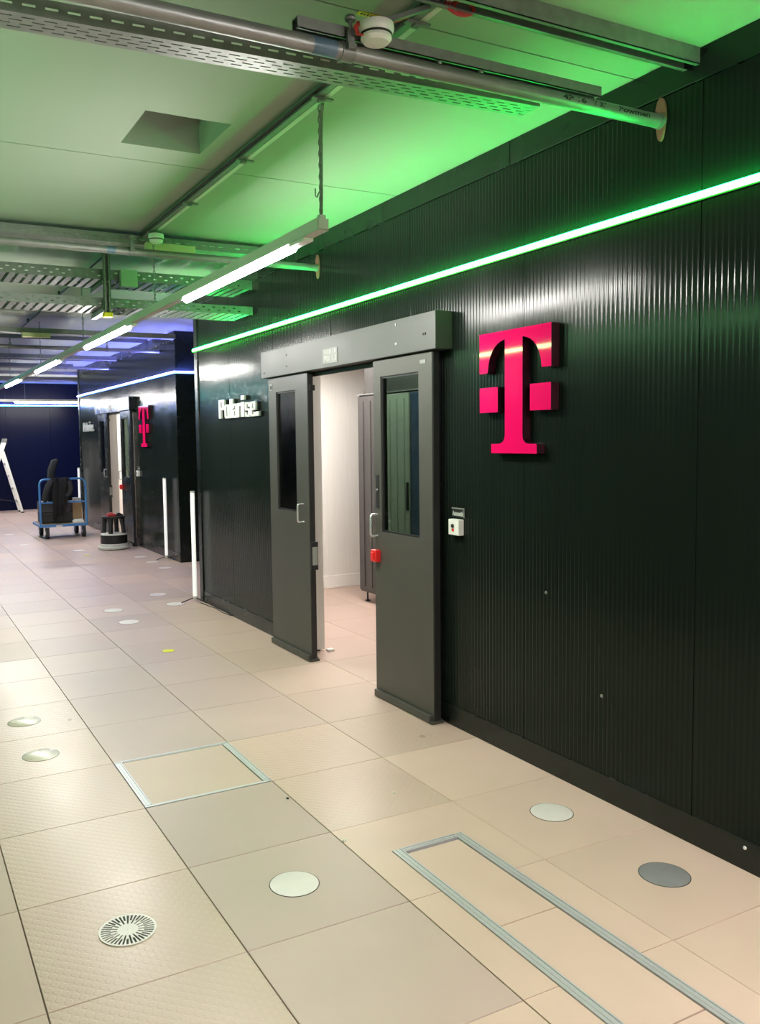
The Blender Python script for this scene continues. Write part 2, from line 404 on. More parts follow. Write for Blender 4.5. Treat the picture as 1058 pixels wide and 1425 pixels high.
# white door jambs
for ya, yb in ((OY1-.004, OY1+.012), (OY0-.012, OY0+.004)):
    bx('door_jamb', WHITEP, room, XF+.004, XF+.15, ya, yb, .012, OZ)
bx('door_jamb', WHITEP, room, XF+.004, XF+.15, OY0, OY1, OZ-.014, OZ+.004)
bx('floor_stop', WHITEP, room, XF+.15, XF+.20, OY1-.07, OY1-.02, 0, .018, bev=.003)

# lamp inside room
lamp = thing('ceiling_light', (3.35, 3.6, 2.34), 'flat white panel lamp inside the nearest room module', 'ceiling light')
bx('lamp_frame', WHITEP, lamp, 3.0, 3.7, 2.75, 5.25, 2.315, 2.34)
bx('lamp_panel', RM, lamp, 3.02, 3.68, 2.77, 5.23, 2.31, 2.3149)

# door header
hd = thing('door_header', (2.33, 2.6, 2.05), 'grey header box over the nearest sliding doors', 'door header')
bx('header_box', HEADM, hd, 2.27, XF, 1.405, 3.80, 2.062, 2.262, bev=.003)
for y, z in ((1.80, 2.235), (1.80, 2.125), (1.52, 2.15), (1.50, 2.15), (3.32, 2.20), (3.32, 2.12), (3.74, 2.10)):
    bm = B(); tube(bm, [(2.271, y, z), (2.266, y, z)], .007, 10); obj('rivet', bm, CHROME if z in (2.235, 2.125) else BLACKP, hd)
pl = bx('name_plate', PLATE, hd, 2.266, 2.27, 2.521, 2.727, 2.085, 2.182)
for q, z0, z1, mm in (('VCE 13', 2.148, 2.172, INKW), ('P01 1.1', 2.098, 2.138, INKW)):
    bm = text_on_wall(q, 2.2655, 2.705, 2.54, z0, z1, .02, .0008); obj('lettering', bm, mm, pl, kind='stuff')
bm = B(); box(bm, 2.356, 2.372, 1.52, 3.70, 2.03, 2.061); obj('track', bm, BLACKP, hd)

# sliding doors
def sliding_door(y0, y1, wy0, wy1, z0, z1, wz0, wz1, label):
    d = thing('sliding_door', (2.32, (y0+y1)/2, 0), label, 'door')
    X0, X1 = 2.30, 2.345
    bm = B()
    box(bm, X0, X1, y0, wy0, z0, z1); box(bm, X0, X1, wy1, y1, z0, z1)
    box(bm, X0, X1, wy0, wy1, z0, wz0); box(bm, X0, X1, wy0, wy1, wz1, z1)
    bmesh.ops.remove_doubles(bm, verts=bm.verts, dist=1e-5)
    obj('leaf', bm, DOORM, d)
    bx('pane', GLASS, d, X0+.018, X0+.024, wy0+.001, wy1-.001, wz0+.001, wz1-.001)
    bm = B(); f = .012
    for a in ((wy0, wy0+f, wz0, wz1), (wy1-f, wy1, wz0, wz1), (wy0+f, wy1-f, wz0, wz0+f), (wy0+f, wy1-f, wz1-f, wz1)):
        box(bm, X0+.008, X0+.017, *a)
    obj('glazing_seal', bm, BLACKP, d)
    bm = B(); box(bm, X0-.022, X0-.002, y0+.012, y1-.008, .004, .045, .003); box(bm, X0-.002, X1+.01, y0-.005, y1, .004, .02)
    box(bm, X0-.022, X1+.015, y0-.012, y0+.012, .004, .014)
    obj('bottom_guide', bm, DOORM, d)
    bm = B(); box(bm, X0+.004, X1-.004, y1, y1+.008, z0, z1); box(bm, X0+.004, X1-.004, y0-.008, y0, z0, z1); obj('edge_seal', bm, BLACKP, d)
    return d
def pull(d, y, z0, z1):
    bm = B(); xo = 2.252
    pts = [(2.30, y, z0), (xo+.012, y, z0), (xo+.004, y, z0+.004), (xo, y, z0+.013), (xo, y, z1-.013), (xo+.004, y, z1-.004), (xo+.012, y, z1), (2.30, y, z1)]
    tube(bm, pts, .007, 8); obj('pull_handle', bm, CHROME, d, smooth=True)
dR = sliding_door(1.485, 2.118, 1.618, 2.035, .02, 2.055, 1.027, 1.957, 'nearest sliding door leaf with red button beside the open gap')
pull(dR, 2.085, 1.0, 1.13)
bm = B(); box(bm, 2.262, 2.30, 2.05, 2.112, .842, .916, .006); pb = obj('call_button', bm, REDP, dR, label='red push-button box')
bm = B(); box(bm, 2.252, 2.264, 2.064, 2.096, .856, .902, .004); obj('button_plunger', bm, REDP, pb)
lk = bx('lock_plate', BLACKP, dR, 2.296, 2.30, 2.062, 2.095, 1.17, 1.37, bev=.001)
bm = B(); tube(bm, [(2.297, 2.078, 1.28), (2.29, 2.078, 1.28)], .008, 10); obj('lock_cylinder', bm, CHROME, lk)
bx('door_label', PLATE, dR, 2.298, 2.30, 1.545, 1.60, 1.998, 2.018)
dL = sliding_door(3.045, 3.735, 3.248, 3.594, .025, 2.055, 1.062, 1.948, 'left sliding door leaf of the nearest room module, with dark glass')
pull(dL, 3.135, 1.0, 1.13)
lp = bx('strike_plate', BLACKP, dL, 2.298, 2.352, 3.018, 3.037, .665, .865, bev=.002)
bx('strike_insert', PLATE, lp, 2.306, 2.346, 3.013, 3.019, .70, .83, bev=.001)
bx('hinge_pin', BLACKP, dL, 2.31, 2.35, 3.022, 3.037, 1.93, 1.97, bev=.003)
fl = bx('door_label', PLATE, dL, 2.298, 2.30, 3.655, 3.71, 1.965, 2.015)
bx('label_mark', INK, fl, 2.297, 2.298, 3.665, 3.70, 1.972, 2.0)

# light strips
def strip(nm, x, y0, y1, z, front, top, label, joints=()):
    d = thing(nm, (x, (y0+y1)/2, z), label, 'light strip', 'LED light strips')
    bx('channel', RAIL, d, x-.006, x-.0005, y0, y1, z-.016, z+.014)
    ed = [y0]+list(joints)+[y1]
    for a, b in zip(ed, ed[1:]):
        bm = B(); box(bm, x-.02, x-.006, a+.002, b-.002, z-.011, z+.009); obj('diffuser', bm, front, d)
        bm = B(); box(bm, x-.02, x-.0065, a+.002, b-.002, z+.0095, z+.012); obj('added_top_lens', bm, top, d)  # unseen upward emitter, added so the strip lights the ceiling
    return d
strip('light_strip', XF-.005, -.6, 5.74, 2.465, GF, GT, 'glowing green light strip along the nearest black wall', (1.9, 4.3))

# magenta letter sign
sg = thing('letter_sign', (2.36, .84, 1.8), 'big glossy magenta letter T sign on the nearest black wall', 'sign')
def curve(p0, p1, p2, n=8):
    return [((1-t)**2*p0[0]+2*t*(1-t)*p1[0]+t*t*p2[0], (1-t)**2*p0[1]+2*t*(1-t)*p1[1]+t*t*p2[1]) for t in [k/n for k in range(n+1)]]
tp = [(1.104, 2.10), (1.104, 1.905), (1.040, 1.905)] + curve((1.036, 1.915), (1.025, 2.04), (.904, 2.059)) + [(.904, 1.604)] \
    + curve((.904, 1.604), (.905, 1.556), (.962, 1.556), 5) + [(1.010, 1.556), (1.010, 1.511), (.672, 1.511), (.672, 1.556)] \
    + curve((.718, 1.556), (.775, 1.556), (.773, 1.604), 5) + [(.773, 2.059)] + curve((.773, 2.059), (.655, 2.04), (.641, 1.915)) + [(.637, 1.905), (.575, 1.905), (.575, 2.10)]
def plate_sign(nm, poly):
    bm = B(); prism(bm, poly, 'x', 2.332, XF-.001)
    o = obj(nm, bm, [MAG, MAGEDGE], sg)
    for p in o.data.polygons:
        if abs(p.normal.x) < .5: p.material_index = 1
    return o
plate_sign('letter', tp)
plate_sign('square', [(1.103, 1.834), (1.103, 1.711), (.959, 1.711), (.959, 1.834)])
plate_sign('square', [(.720, 1.834), (.720, 1.711), (.577, 1.711), (.577, 1.834)])

# white name lettering
ns = thing('name_sign', (2.36, 4.6, 1.78), 'white raised lettering on the nearest black wall, left of its doors', 'sign')
import math as _m
def px2y(px, x=2.35, py=575):
    d = rt*((px-529+54.664)/1197.3) - up*((py-712.5+12.845)/1197.3) + fw
    return CAM.y + d.y*(x-CAM.x)/d.x
LET = [('P', 304.6, 313.3, 1.787, 1.952), ('o', 312.6, 320.6, 1.784, 1.905), ('l', 319.9, 325.0, 1.786, 1.95), ('a', 323.9, 331.0, 1.784, 1.905), ('r', 330.4, 336.6, 1.787, 1.905), ('i', 335.6, 341.2, 1.787, 1.95), ('s', 341.0, 349.0, 1.784, 1.905), ('e', 348.0, 357.0, 1.784, 1.905), ('.', 356.0, 361.0, 1.786, 1.822)]
GL = {'P': [(0, .38, 0, 1), (.3, .88, .86, 1), (.62, 1, .50, .95), (.3, .88, .44, .58)],
 'o': [(0, .38, .09, .91), (.62, 1, .09, .91), (.1, .9, .85, 1), (.1, .9, 0, .15)], 'l': [(0, 1, 0, 1)],
 'a': [(.62, 1, 0, .9), (.1, .9, .86, 1), (.02, .38, .67, .92), (.15, .7, .47, .60), (0, .38, .07, .53), (.1, .66, 0, .14)],
 'r': [(0, .52, 0, 1), (.45, 1, .78, 1)], 'i': [(0, 1, 0, .70), (0, 1, .80, 1)],
 's': [(.08, .92, .86, 1), (0, .38, .52, .93), (.08, .92, .43, .57), (.62, 1, .07, .48), (.08, .92, 0, .14), (.62, 1, .68, .92), (0, .38, .08, .32)],
 'e': [(0, .38, .09, .91), (.1, .9, .86, 1), (.1, .9, 0, .14), (.62, 1, .46, .92), (.3, 1, .43, .56), (.62, 1, .08, .30)], '.': [(0, 1, 0, 1)]}
def glyph(ch, ya, yb, z0, z1, x0, x1):
    bm = B()
    for u0, u1, v0, v1 in GL[ch]:
        box(bm, x0, x1, ya+(yb-ya)*u0, ya+(yb-ya)*u1, z0+(z1-z0)*v0, z0+(z1-z0)*v1)
    return bm
for ch, a, b, z0, z1 in LET:
    ya, yb = px2y(a+.45), px2y(b-.65)
    if ch == 'i': z1 = 1.965
    o = obj('letter', glyph(ch, ya, yb, z0, z1, 2.346, 2.362), SIGNW, ns)
    obj('letter_back', glyph(ch, ya-.012, yb-.012, z0-.004, z1, 2.362, 2.378), SIGNK, ns)

# key switch with its label
ks = thing('key_switch', (2.36, 1.355, 1.06), 'small white key switch under a black label, right of the nearest doors', 'switch')
kb = bx('switch_box', WHITEP, ks, 2.345, XF, 1.308, 1.402, 1.068, 1.153, bev=.004)
bm = B(); tube(bm, [(2.346, 1.36, 1.118), (2.338, 1.36, 1.118)], .010, 12); obj('key_lock', bm, INK, kb)
bm = B(); prism(bm, [(1.372, 1.102), (1.348, 1.102), (1.354, 1.085), (1.366, 1.090)], 'x', 2.3435, 2.346); obj('arrow_mark', bm, REDP, kb)
kl = bx('label_plate', SIGNK, ks, 2.374, XF, 1.298, 1.408, 1.162, 1.213)
bm = text_on_wall('Automatik', 2.373, 1.402, 1.304, 1.170, 1.196, .02, .0012); obj('lettering', bm, INKW, kl, kind='stuff')
bm = B(); box(bm, 2.371, 2.374, 1.294, 1.408, 1.207, 1.213); box(bm, 2.371, 2.374, 1.294, 1.299, 1.162, 1.207); obj('label_frame', bm, PLATE, kl)
# small screws and marks on the wall panels
for k, (y, z) in enumerate(((-.42, .085), (.66, .86), (.30, .46))):
    bm = B(); lathe(bm, [(0, .005), (.006, .004), (.008, 0)], (0, 0, 0), 10)
    bmesh.ops.rotate(bm, verts=bm.verts, cent=(0, 0, 0), matrix=Matrix.Rotation(-math.pi/2, 3, 'Y')); bmesh.ops.translate(bm, verts=bm.verts, vec=(XF-.003 if z < .1 else XF+.001, y, z))
    obj('rivet', bm, WHITEP if k == 0 else GALVD, room)

# server racks inside
def rack(y0, y1, m_, label):
    r = thing('server_rack', (4.2, (y0+y1)/2, 0), label, 'server rack', 'server racks inside the nearest module')
    bm = B(); box(bm, 3.74, 4.7, y0, y1, .10, 2.0, .004); obj('cabinet', bm, RACKD, r)
    bm = B(); box(bm, 3.722, 3.74, y0+.012, y1-.012, .12, 1.985, .003); dr = obj('rack_door', bm, m_, r)
    for f in (.22, .5, .78):
        bm = B(); yy = y0+(y1-y0)*f; box(bm, 3.714, 3.722, yy-.012, yy+.012, .16, 1.94, .003); obj('door_rib', bm, m_, dr)
    bm = B(); box(bm, 3.708, 3.722, y0+.02, y0+.05, .95, 1.2, .004); obj('door_handle', bm, BLACKP, dr)
    bx('top_trim', GALVD, r, 3.72, 4.7, y0, y1, 2.0, 2.012)
    for x in (3.78, 4.65):
        for y in (y0+.06, y1-.06):
            bm = B(); lathe(bm, [(0, .0), (.026, 0), (.024, .012), (.009, .02), (.009, .1), (0, .1)], (x, y, 0), 12); obj('foot', bm, BLACKP, r, smooth=True)
    return r
rack(4.40, 4.90, RACKD, 'grey server rack standing nearest to the white end wall behind the open doors')
rack(3.96, 4.39, RACKL, 'pale green grey server rack seen through the right door glass')
rack(3.30, 3.95, RACKB, 'dark navy server rack deepest behind the right door glass')
cv = bx('cable_bridge', RACKD, None, 3.80, 4.65, 3.1, 4.89, 2.0125, 2.30, bev=.004)
tag(cv, 'dark cable duct sitting on top of the server racks', 'cable duct')

# ================================================================ MODULAR ROOM 2 (copy further along)
OFF = (.63, 9.05, 0)
dup(room, OFF, 'second black room module further down the corridor, with the blue light strip')
dup(lamp, OFF, 'flat white panel lamp inside the second room module')
hd2 = dup(hd, OFF, 'shade-darkened header box over the far sliding doors behind the floor polisher')
dR2 = dup(dR, OFF, 'shade-darkened far sliding door leaf behind the floor polisher, right of the bright gap')
dL2 = dup(dL, OFF, 'shade-darkened far sliding door leaf left of the bright gap, behind the trolley')
dup(sg, OFF, 'small distant magenta letter T sign on the second module')
dup(ns, (OFF[0], OFF[1]+.25, 0), 'distant white raised lettering on the second module')
dup(ks, OFF, 'distant white key switch right of the far doors')
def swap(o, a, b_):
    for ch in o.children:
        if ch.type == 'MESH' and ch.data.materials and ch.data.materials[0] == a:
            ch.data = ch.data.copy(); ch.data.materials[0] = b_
for o in (hd2, dR2, dL2): swap(o, HEADM, RAIL); swap(o, DOORM, RAIL)  # dimmer light on the far header and doors is put into their colour
X2 = XF+OFF[0]
strip('light_strip', X2-.005, 8.45, 14.79, 2.47, BF, BT, 'long blue light strip along the second black module')
d = thing('light_strip', (3.6, 8.43, 2.47), 'short blue light strip on the end face of the second module', 'light strip', 'LED light strips')
bx('channel', RAIL, d, X2-.02, 5.5, 8.425, 8.4385, 2.454, 2.484); bx('diffuser', BF, d, X2-.02, 5.5, 8.411, 8.425, 2.457, 2.479); bx('added_top_lens', BT, d, X2-.02, 5.5, 8.411, 8.4245, 2.4795, 2.482)
d = thing('light_strip', (2, 19.24, 2.475), 'teal light strip across the black wall at the corridor end', 'light strip', 'LED light strips')
bx('channel', RAIL, d, -4, 8, 19.243, 19.249, 2.459, 2.489); bx('diffuser', CF, d, -4, 8, 19.229, 19.243, 2.459, 2.486); bx('added_top_lens', CT, d, -4, 8, 19.229, 19.2425, 2.4865, 2.489)

# ================================================================ MODULES OPPOSITE (left of the picture, seen only as reflections in the glossy sheet)
XO = -.74
def opposite(y0, y1, front, label, lab2, x0=-2.6):
    r = thing('modular_room', ((x0+XO)/2, (y0+y1)/2, 0), label, 'room module')
    n = max(1, round((y1-y0)/1.0)); p = (y1-y0)/n
    for k in range(n): bx('wall_panel', RAIL, r, XO-.05, XO, y0+k*p+.002, y0+(k+1)*p-.002, .115, 2.88)
    bx('base_rail', RAIL, r, XO-.05, XO+.003, y0, y1, 0, .113); bx('top_rail', RAIL, r, XO-.05, XO+.003, y0, y1, 2.882, 2.998)
    bx('end_wall', RAIL, r, x0, XO-.051, y0, y0+.05, 0, 2.998); bx('end_wall', RAIL, r, x0, XO-.051, y1-.05, y1, 0, 2.998)
    d = thing('light_strip', (XO, (y0+y1)/2, 2.465), lab2, 'light strip', 'LED light strips')
    bx('channel', RAIL, d, XO+.0005, XO+.006, y0, y1, 2.449, 2.479); bx('diffuser', front, d, XO+.006, XO+.02, y0+.01, y1-.01, 2.452, 2.476)
opposite(-.5, 5.7, GF2, 'black room module opposite the nearest one, left of the picture', 'green light strip on the opposite wall, left of the picture')
opposite(8.45, 14.8, CF2, 'second black room module on the opposite side, left of the picture', 'teal light strip on the opposite wall, left of the picture')

# ================================================================ CEILING SERVICES
def slotted(bm, x0, x1, u0, u1, plane, t0, t1, rows, pitch=.062, slot=.036, sw=.0065):
    """strip along x with rows of slots. plane 'z': u is y, thickness z t0..t1; plane 'y': u is z, thickness y t0..t1"""
    def bb(a, b, c_, d_):
        if plane == 'z': box(bm, a, b, c_, d_, t0, t1)
        else: box(bm, a, b, t0, t1, c_, d_)
    step = (u1-u0)/(rows+1) if rows else 0
    cur = u0
    for r in range(rows):
        uc = u0+step*(r+1)
        bb(x0, x1, cur, uc-sw/2)
        xx = x0 - (pitch/2 if r % 2 else 0)
        while xx < x1:
            a = max(x0, xx+slot); b = min(x1, xx+pitch)
            if b > a: bb(a, b, uc-sw/2, uc+sw/2)
            xx += pitch
        cur = uc+sw/2
    bb(x0, x1, cur, u1)
def perf_tray(x0, x1, y0, y1, z0, hgt, label, rows=4, nm='cable_tray', m_=GALV):
    t_ = thing(nm, ((x0+x1)/2, (y0+y1)/2, z0), label, 'cable tray')
    bm = B(); slotted(bm, x0, x1, y0, y1, 'z', z0, z0+.0015, rows); obj('tray_bottom', bm, m_, t_)
    for ya in (y0-.0015, y1):
        bm = B(); slotted(bm, x0, x1, z0, z0+hgt, 'y', ya, ya+.0015, 1 if hgt > .03 else 0); obj('tray_side', bm, m_, t_)
    return t_
def hangers(t_, xs, y, z0, z1, r=.004):
    for x in xs:
        bm = B(); tube(bm, [(x, y, z0), (x, y, z1)], r, 8); obj('hanger_rod', bm, GALVD, t_)
tr = perf_tray(-.735, 1.93, .19, .30, 2.80, .05, 'long perforated steel cable tray crossing the top of the picture')
hangers(tr, (-.45,), .245, 2.8015, 2.98)
tr.location.z = 2.804; tr.rotation_euler = (0, -.025, 0)
def strut(name, x0, x1, y, z1, w_, hgt, label, axis='x', m_=GALV):
    """C-shaped ceiling channel, open downwards, flush with the ceiling"""
    t_ = thing(name, ((x0+x1)/2, y, z1) if axis == 'x' else (y, (x0+x1)/2, z1), label, 'ceiling rail')
    bm = B(); tk = .003; lip = w_*.24
    for a, b, c_, d_ in ((-w_/2, w_/2, z1-tk, z1-.0003), (-w_/2, -w_/2+tk, z1-hgt, z1-tk), (w_/2-tk, w_/2, z1-hgt, z1-tk), (-w_/2, -w_/2+lip, z1-hgt, z1-hgt+tk), (w_/2-lip, w_/2, z1-hgt, z1-hgt+tk)):
        if axis == 'x': box(bm, x0, x1, y+a, y+b, c_, d_)
        else: box(bm, y+a, y+b, x0, x1, c_, d_)
    obj('channel', bm, m_, t_)
    return t_
st1 = strut('ceiling_rail', .828, 2.052, .014, 2.862, .04, .036, 'short steel channel running directly above the big pipe')
for x in (1.35, 1.52):
    bm = B(); tube(bm, [(x, .012, 2.845), (x, .012, 2.819)], .009, 6); obj('channel_nut', bm, CHROME, st1)
st2 = strut('ceiling_rail', -.735, 2.375, -.13, 3.0, .075, .06, 'wide ceiling channel at the top right corner')
# rail along the corridor with lamp chains
st3 = thing('ceiling_rail', (1.29, 1, 3.0), 'pair of long grey ceiling bars running down the corridor to the second pipe', 'ceiling rail')
bm = B(); box(bm, 1.262, 1.289, -1.5, 3.42, 2.957, 2.9995, .002); obj('rail_bar', bm, GALVD, st3)
bm = B(); box(bm, 1.297, 1.322, -1.5, 3.42, 2.962, 2.9995, .002); obj('rail_bar', bm, TRUNKM, st3)
bm = B(); tube(bm, [(1.252, -1.5, 2.972), (1.252, 3.40, 2.972)], .006, 6); obj('cable', bm, BLACKC, st3)
for y in (-.4, .05, .75, 1.6, 2.45, 3.2):
    bm = B(); box(bm, 1.245, 1.335, y-.012, y+.012, 2.950, 2.9565); box(bm, 1.272, 1.298, y-.014, y+.014, 2.940, 2.9495, .003); obj('cable_clip', bm, GALVD, st3)
# smoke detectors
def detector(x, y, z, label, r=.05):
    d_ = thing('smoke_detector', (x, y, z), label, 'smoke detector', 'smoke detectors under the long ceiling channel')
    bm = B(); lathe(bm, [(0, 0), (r*.98, 0), (r*1.02, -.012), (r, -.022), (r*.92, -.03)], (x, y, z), 28); obj('detector_base', bm, WHITEP, d_, smooth=True)
    bm = B(); lathe(bm, [(r*.9, -.03), (r*.84, -.037)], (x, y, z), 28); obj('smoke_slot', bm, INK, d_, smooth=True)
    bm = B(); lathe(bm, [(r*.86, -.036), (r*.88, -.045), (r*.7, -.056), (0, -.058)], (x, y, z), 28); obj('detector_cap', bm, WHITEP, d_, smooth=True)
    return d_
sd = detector(1.075, -.048, 2.866, 'round white smoke detector with red wires beside the big pipe', .055)
for k in range(3):
    o = .012*k
    bm = B(); tube(bm, [(1.262, -.03+o*.4, 2.955), (1.16, -.03+o*.4, 2.90+o*.3), (1.085, -.02+o*.4, 2.878), (1.03-o*.5, -.035, 2.868), (1.008-o*.4, -.048, 2.845), (1.012-o*.3, -.052, 2.822), (1.03, -.05, 2.826)], .0035, 6); obj('red_wire', bm, REDC, sd)
bm = B(); prism(bm, [(1.06, 2.8665), (1.09, 2.8665), (1.27, 2.950), (1.27, 2.957), (1.25, 2.957)], 'y', -.06, -.036); obj('mounting_arm', bm, GALVD, sd)
detector(1.30, 3.2, 2.94, 'small distant smoke detector where the long channel meets the second pipe', .05)
# loop of red cable at the top edge
bm = B()
for k, (rr, dx) in enumerate(((.040, 0), (.032, .012), (.044, -.008))):
    pts = [(1.36+dx+rr*math.cos(a)*1.2, -.10, 2.955+.6*rr*math.sin(a)) for a in [2*math.pi*q/18 for q in range(18)]]
    tube(bm, pts, .004, 6, closed=True)
tube(bm, [(1.33, -.10, 2.955), (1.325, -.10, 2.965), (1.315, -.10, 2.972)], .004, 6)
tag(obj('cable_loop', bm, REDC, base=(1.36, -.10, 2.93)), 'small loop of red cable at the top edge of the picture', 'cable')
# yellow tag stuck on the ceiling
yt = thing('warning_tag', (1.17, .157, 3.0), 'small yellow tag stuck on the ceiling above the big pipe', 'label')
bx('tag_plate', YELTAG, yt, 1.125, 1.222, .142, .168, 2.9975, 2.9995)
bm = B()
for k in range(7): box(bm, 1.135+k*.012, 1.142+k*.012, .148+.003*(k % 2), .160, 2.9968, 2.9975)
obj('printed_marks', bm, INK, yt)
# pipes
def pipe(y, z, r, x0, x1, label, seal=True, blue=None, clamps=(), marks=False):
    p = thing('water_pipe', (x1, y, z), label, 'pipe')
    bm = B(); tube(bm, [(x0, y, z), (x1, y, z)], r, 24); obj('pipe_run', bm, PIPEM, p, smooth=True)
    if blue:
        bm = B(); tube(bm, [(blue[0], y, z), (blue[1], y, z)], r+.0006, 24, caps=False); obj('paint_band', bm, BLUEP, p, smooth=True)
    for x in clamps:
        bm = B(); tube(bm, [(x-.022, y, z), (x+.022, y, z)], r+.004, 24); box(bm, x-.014, x+.014, y-r-.02, y-r, z-.006, z+.012); box(bm, x-.012, x+.012, y-.036, y-.024, z, z+r+.03, .002)
        obj('clamp', bm, GALVD, p, smooth=True)
        bm = B(); tube(bm, [(x, y-.03, z+r-.01), (x, y-.03, z+r+.075)], .006, 8); lathe(bm, [(0, .068), (.016, .068), (.018, .074), (.015, .082), (0, .085)], (x, y-.03, z+r-.012), 14); obj('clamp_stem', bm, GALVD, p)
    if seal:
        bm = B(); pts = [(y+.026*math.cos(a)*(1 if math.sin(a) > 0 else .8), z+.008+.082*math.sin(a)) for a in [2*math.pi*q/20 for q in range(20)]]
        prism(bm, pts, 'x', x1-.006, x1+.004); obj('foam_seal', bm, PEACH, p)
        bm = B(); tube(bm, [(x1-.02, y, z), (x1-.006, y, z)], r+.003, 20); obj('seal_collar', bm, PIPEM, p, smooth=True)
    if marks:
        for tx, a, b in (('4P 16', 1.86, 1.97), ('V 37', 2.00, 2.07), ('Powmen', 2.13, 2.29)):
            bm = text_bm(tx, 1., .03, .01); xs = [v.co.x for v in bm.verts]; yy = [v.co.y for v in bm.verts]
            for v in bm.verts:
                fx = (v.co.x-min(xs))/(max(xs)-min(xs)); fy = (v.co.y-min(yy))/(max(yy)-min(yy))
                th = .12+(fy-.5)*.75; rr = r+.0004+.0003*(v.co.z > 0)
                v.co = Vector((a+(b-a)*fx, y-rr*math.cos(th), z+rr*math.sin(th)))
            obj('stencil_lettering', bm, INK, p, kind='stuff')
    return p
pipe(.01, 2.792, .0255, -.735, 2.376, 'big zinc pipe crossing the top of the picture into the nearest wall', True, (.88, .96), (1.0,), True)
pipe(3.0, 2.772, .0225, -.735, 2.376, 'second zinc pipe from the front, ending in the green-lit wall', True, (.93, .98), (1.08,))
# second bay: perforated tray, boxes, slotted trays, post
perf_tray(-.735, 2.2, 3.42, 3.56, 2.915, .06, 'perforated tray tight under the ceiling behind the second pipe', rows=2)
jb = bx('junction_box', CREAM, None, 1.28, 1.62, 3.36, 3.418, 2.85, 2.925, bev=.004); tag(jb, 'pale yellow box hanging behind the second pipe', 'junction box')
bm = B(); 
def slat_tray(z0, hgt, x0, x1, y0, y1, label, pitch=.066):
    t_ = thing('slatted_tray', ((x0+x1)/2, (y0+y1)/2, z0), label, 'cable tray')
    for ya in (y0, y1-.002):
        bm = B(); slotted(bm, x0, x1, z0, z0+hgt, 'y', ya, ya+.002, 2, pitch=.085, slot=.022, sw=.009); obj('side_rail', bm, GALV, t_)
    n = int((x1-x0)/pitch); me = None
    for k in range(n):
        xc = x0+pitch*(k+.5)
        if me is None:
            bm = B(); box(bm, -pitch*.31, pitch*.31, y0+.002-(y0+y1)/2, y1-.002-(y0+y1)/2, .001, .005)
            o = obj('slat', bm, GALVD, None); me = o.data
        else:
            o = bpy.data.objects.new('slat', me); COL.objects.link(o)
        o.parent = t_; o.location = (xc-(x0+x1)/2, 0, 0)
    bm = B(); box(bm, x1-.10, x1, y0-.004, y0-.0005, z0+.008, z0+hgt-.008); obj('end_plate', bm, GALV, t_)
    return t_
slat_tray(2.80, .075, .1, 2.352, 4.15, 4.55, 'upper slatted cable tray on the hanging post')
slat_tray(2.60, .065, .1, 2.352, 4.15, 4.55, 'lower slatted cable tray on the hanging post')
gb = bx('junction_box', GBOX, None, 1.28, 1.405, 4.085, 4.148, 2.75, 2.872, bev=.004); tag(gb, 'pale green box on the upper slatted tray', 'junction box')
po = thing('hanging_post', (1.175, 4.1, 3.0), 'vertical steel post with a yellow cap carrying two slatted trays', 'hanger post')
bm = B(); 
for a in ((1.15, 1.153, 4.08, 4.12), (1.197, 1.2, 4.08, 4.12), (1.15, 1.2, 4.117, 4.12), (1.15, 1.164, 4.08, 4.083), (1.186, 1.2, 4.08, 4.083)): box(bm, *a, 2.545, 2.9995)
obj('post_channel', bm, GALV, po)
bm = B(); box(bm, 1.13, 1.22, 4.06, 4.14, 2.985, 2.9995, .002); obj('head_plate', bm, GALV, po)
for z in (2.595, 2.795):
    bm = B(); box(bm, 1.155, 1.195, 4.12, 4.58, z-.035, z); obj('cantilever_arm', bm, GALV, po)
    bm = B(); tube(bm, [(1.14, 4.10, z-.018), (1.21, 4.10, z-.018)], .009, 6); obj('bolt', bm, GALVD, po)
bm = B(); box(bm, 1.142, 1.208, 4.072, 4.128, 2.515, 2.55, .006); obj('end_cap', bm, YELLOW, po, label='yellow plastic end cap')
cn = B(); tube(cn, [(1.168, 4.145, 2.965), (1.168, 9.0, 2.965)], .008, 8)
for y in (5.0, 6.0, 7.0, 8.0): box(cn, 1.158, 1.178, y-.01, y+.01, 2.96, 2.9995)
tag(obj('conduit', cn, BLACKC, base=(1.168, 6.5, 2.965)), 'thin black conduit running back from the hanging post', 'conduit')
# bays further down the corridor
ORD = ['third', 'fourth', 'fifth', 'sixth']
pipe(6.06, 2.80, .024, -.735, .86, 'short third zinc pipe at the left edge behind the slatted trays', seal=False)
for k, y in enumerate((9.13, 12.12, 15.2)):
    x1 = 3.005 if 8.5 < y < 14.7 else 5.0
    pipe(y, 2.80, .024, -.735, x1, ORD[k+1]+' zinc pipe from the front, crossing under the ceiling', seal=False, clamps=(1.1, 2.3))
    perf_tray(-.735, min(x1, 3.0)-.2, y-1.42, y-1.29, 2.81, .055, ORD[k]+' perforated tray from the front, high under the ceiling', rows=1, m_=GALVD)
    strut('ceiling_rail', -.735, x1-.05, y+.42, 3.0, .05, .045, ORD[k]+' cross channel on the ceiling, counted from the front', m_=GALVD)
    if k: perf_tray(-.735, x1-.4, y+.95, y+1.1, 2.88, .06, ORD[k]+' bay narrow tray crossing the far ceiling', rows=1, m_=GALVD)
cb = bx('junction_box', CREAM, None, 1.05, 1.35, 7.64, 7.698, 2.755, 2.805, bev=.003); tag(cb, 'pale box far down the corridor on the third perforated tray', 'junction box')

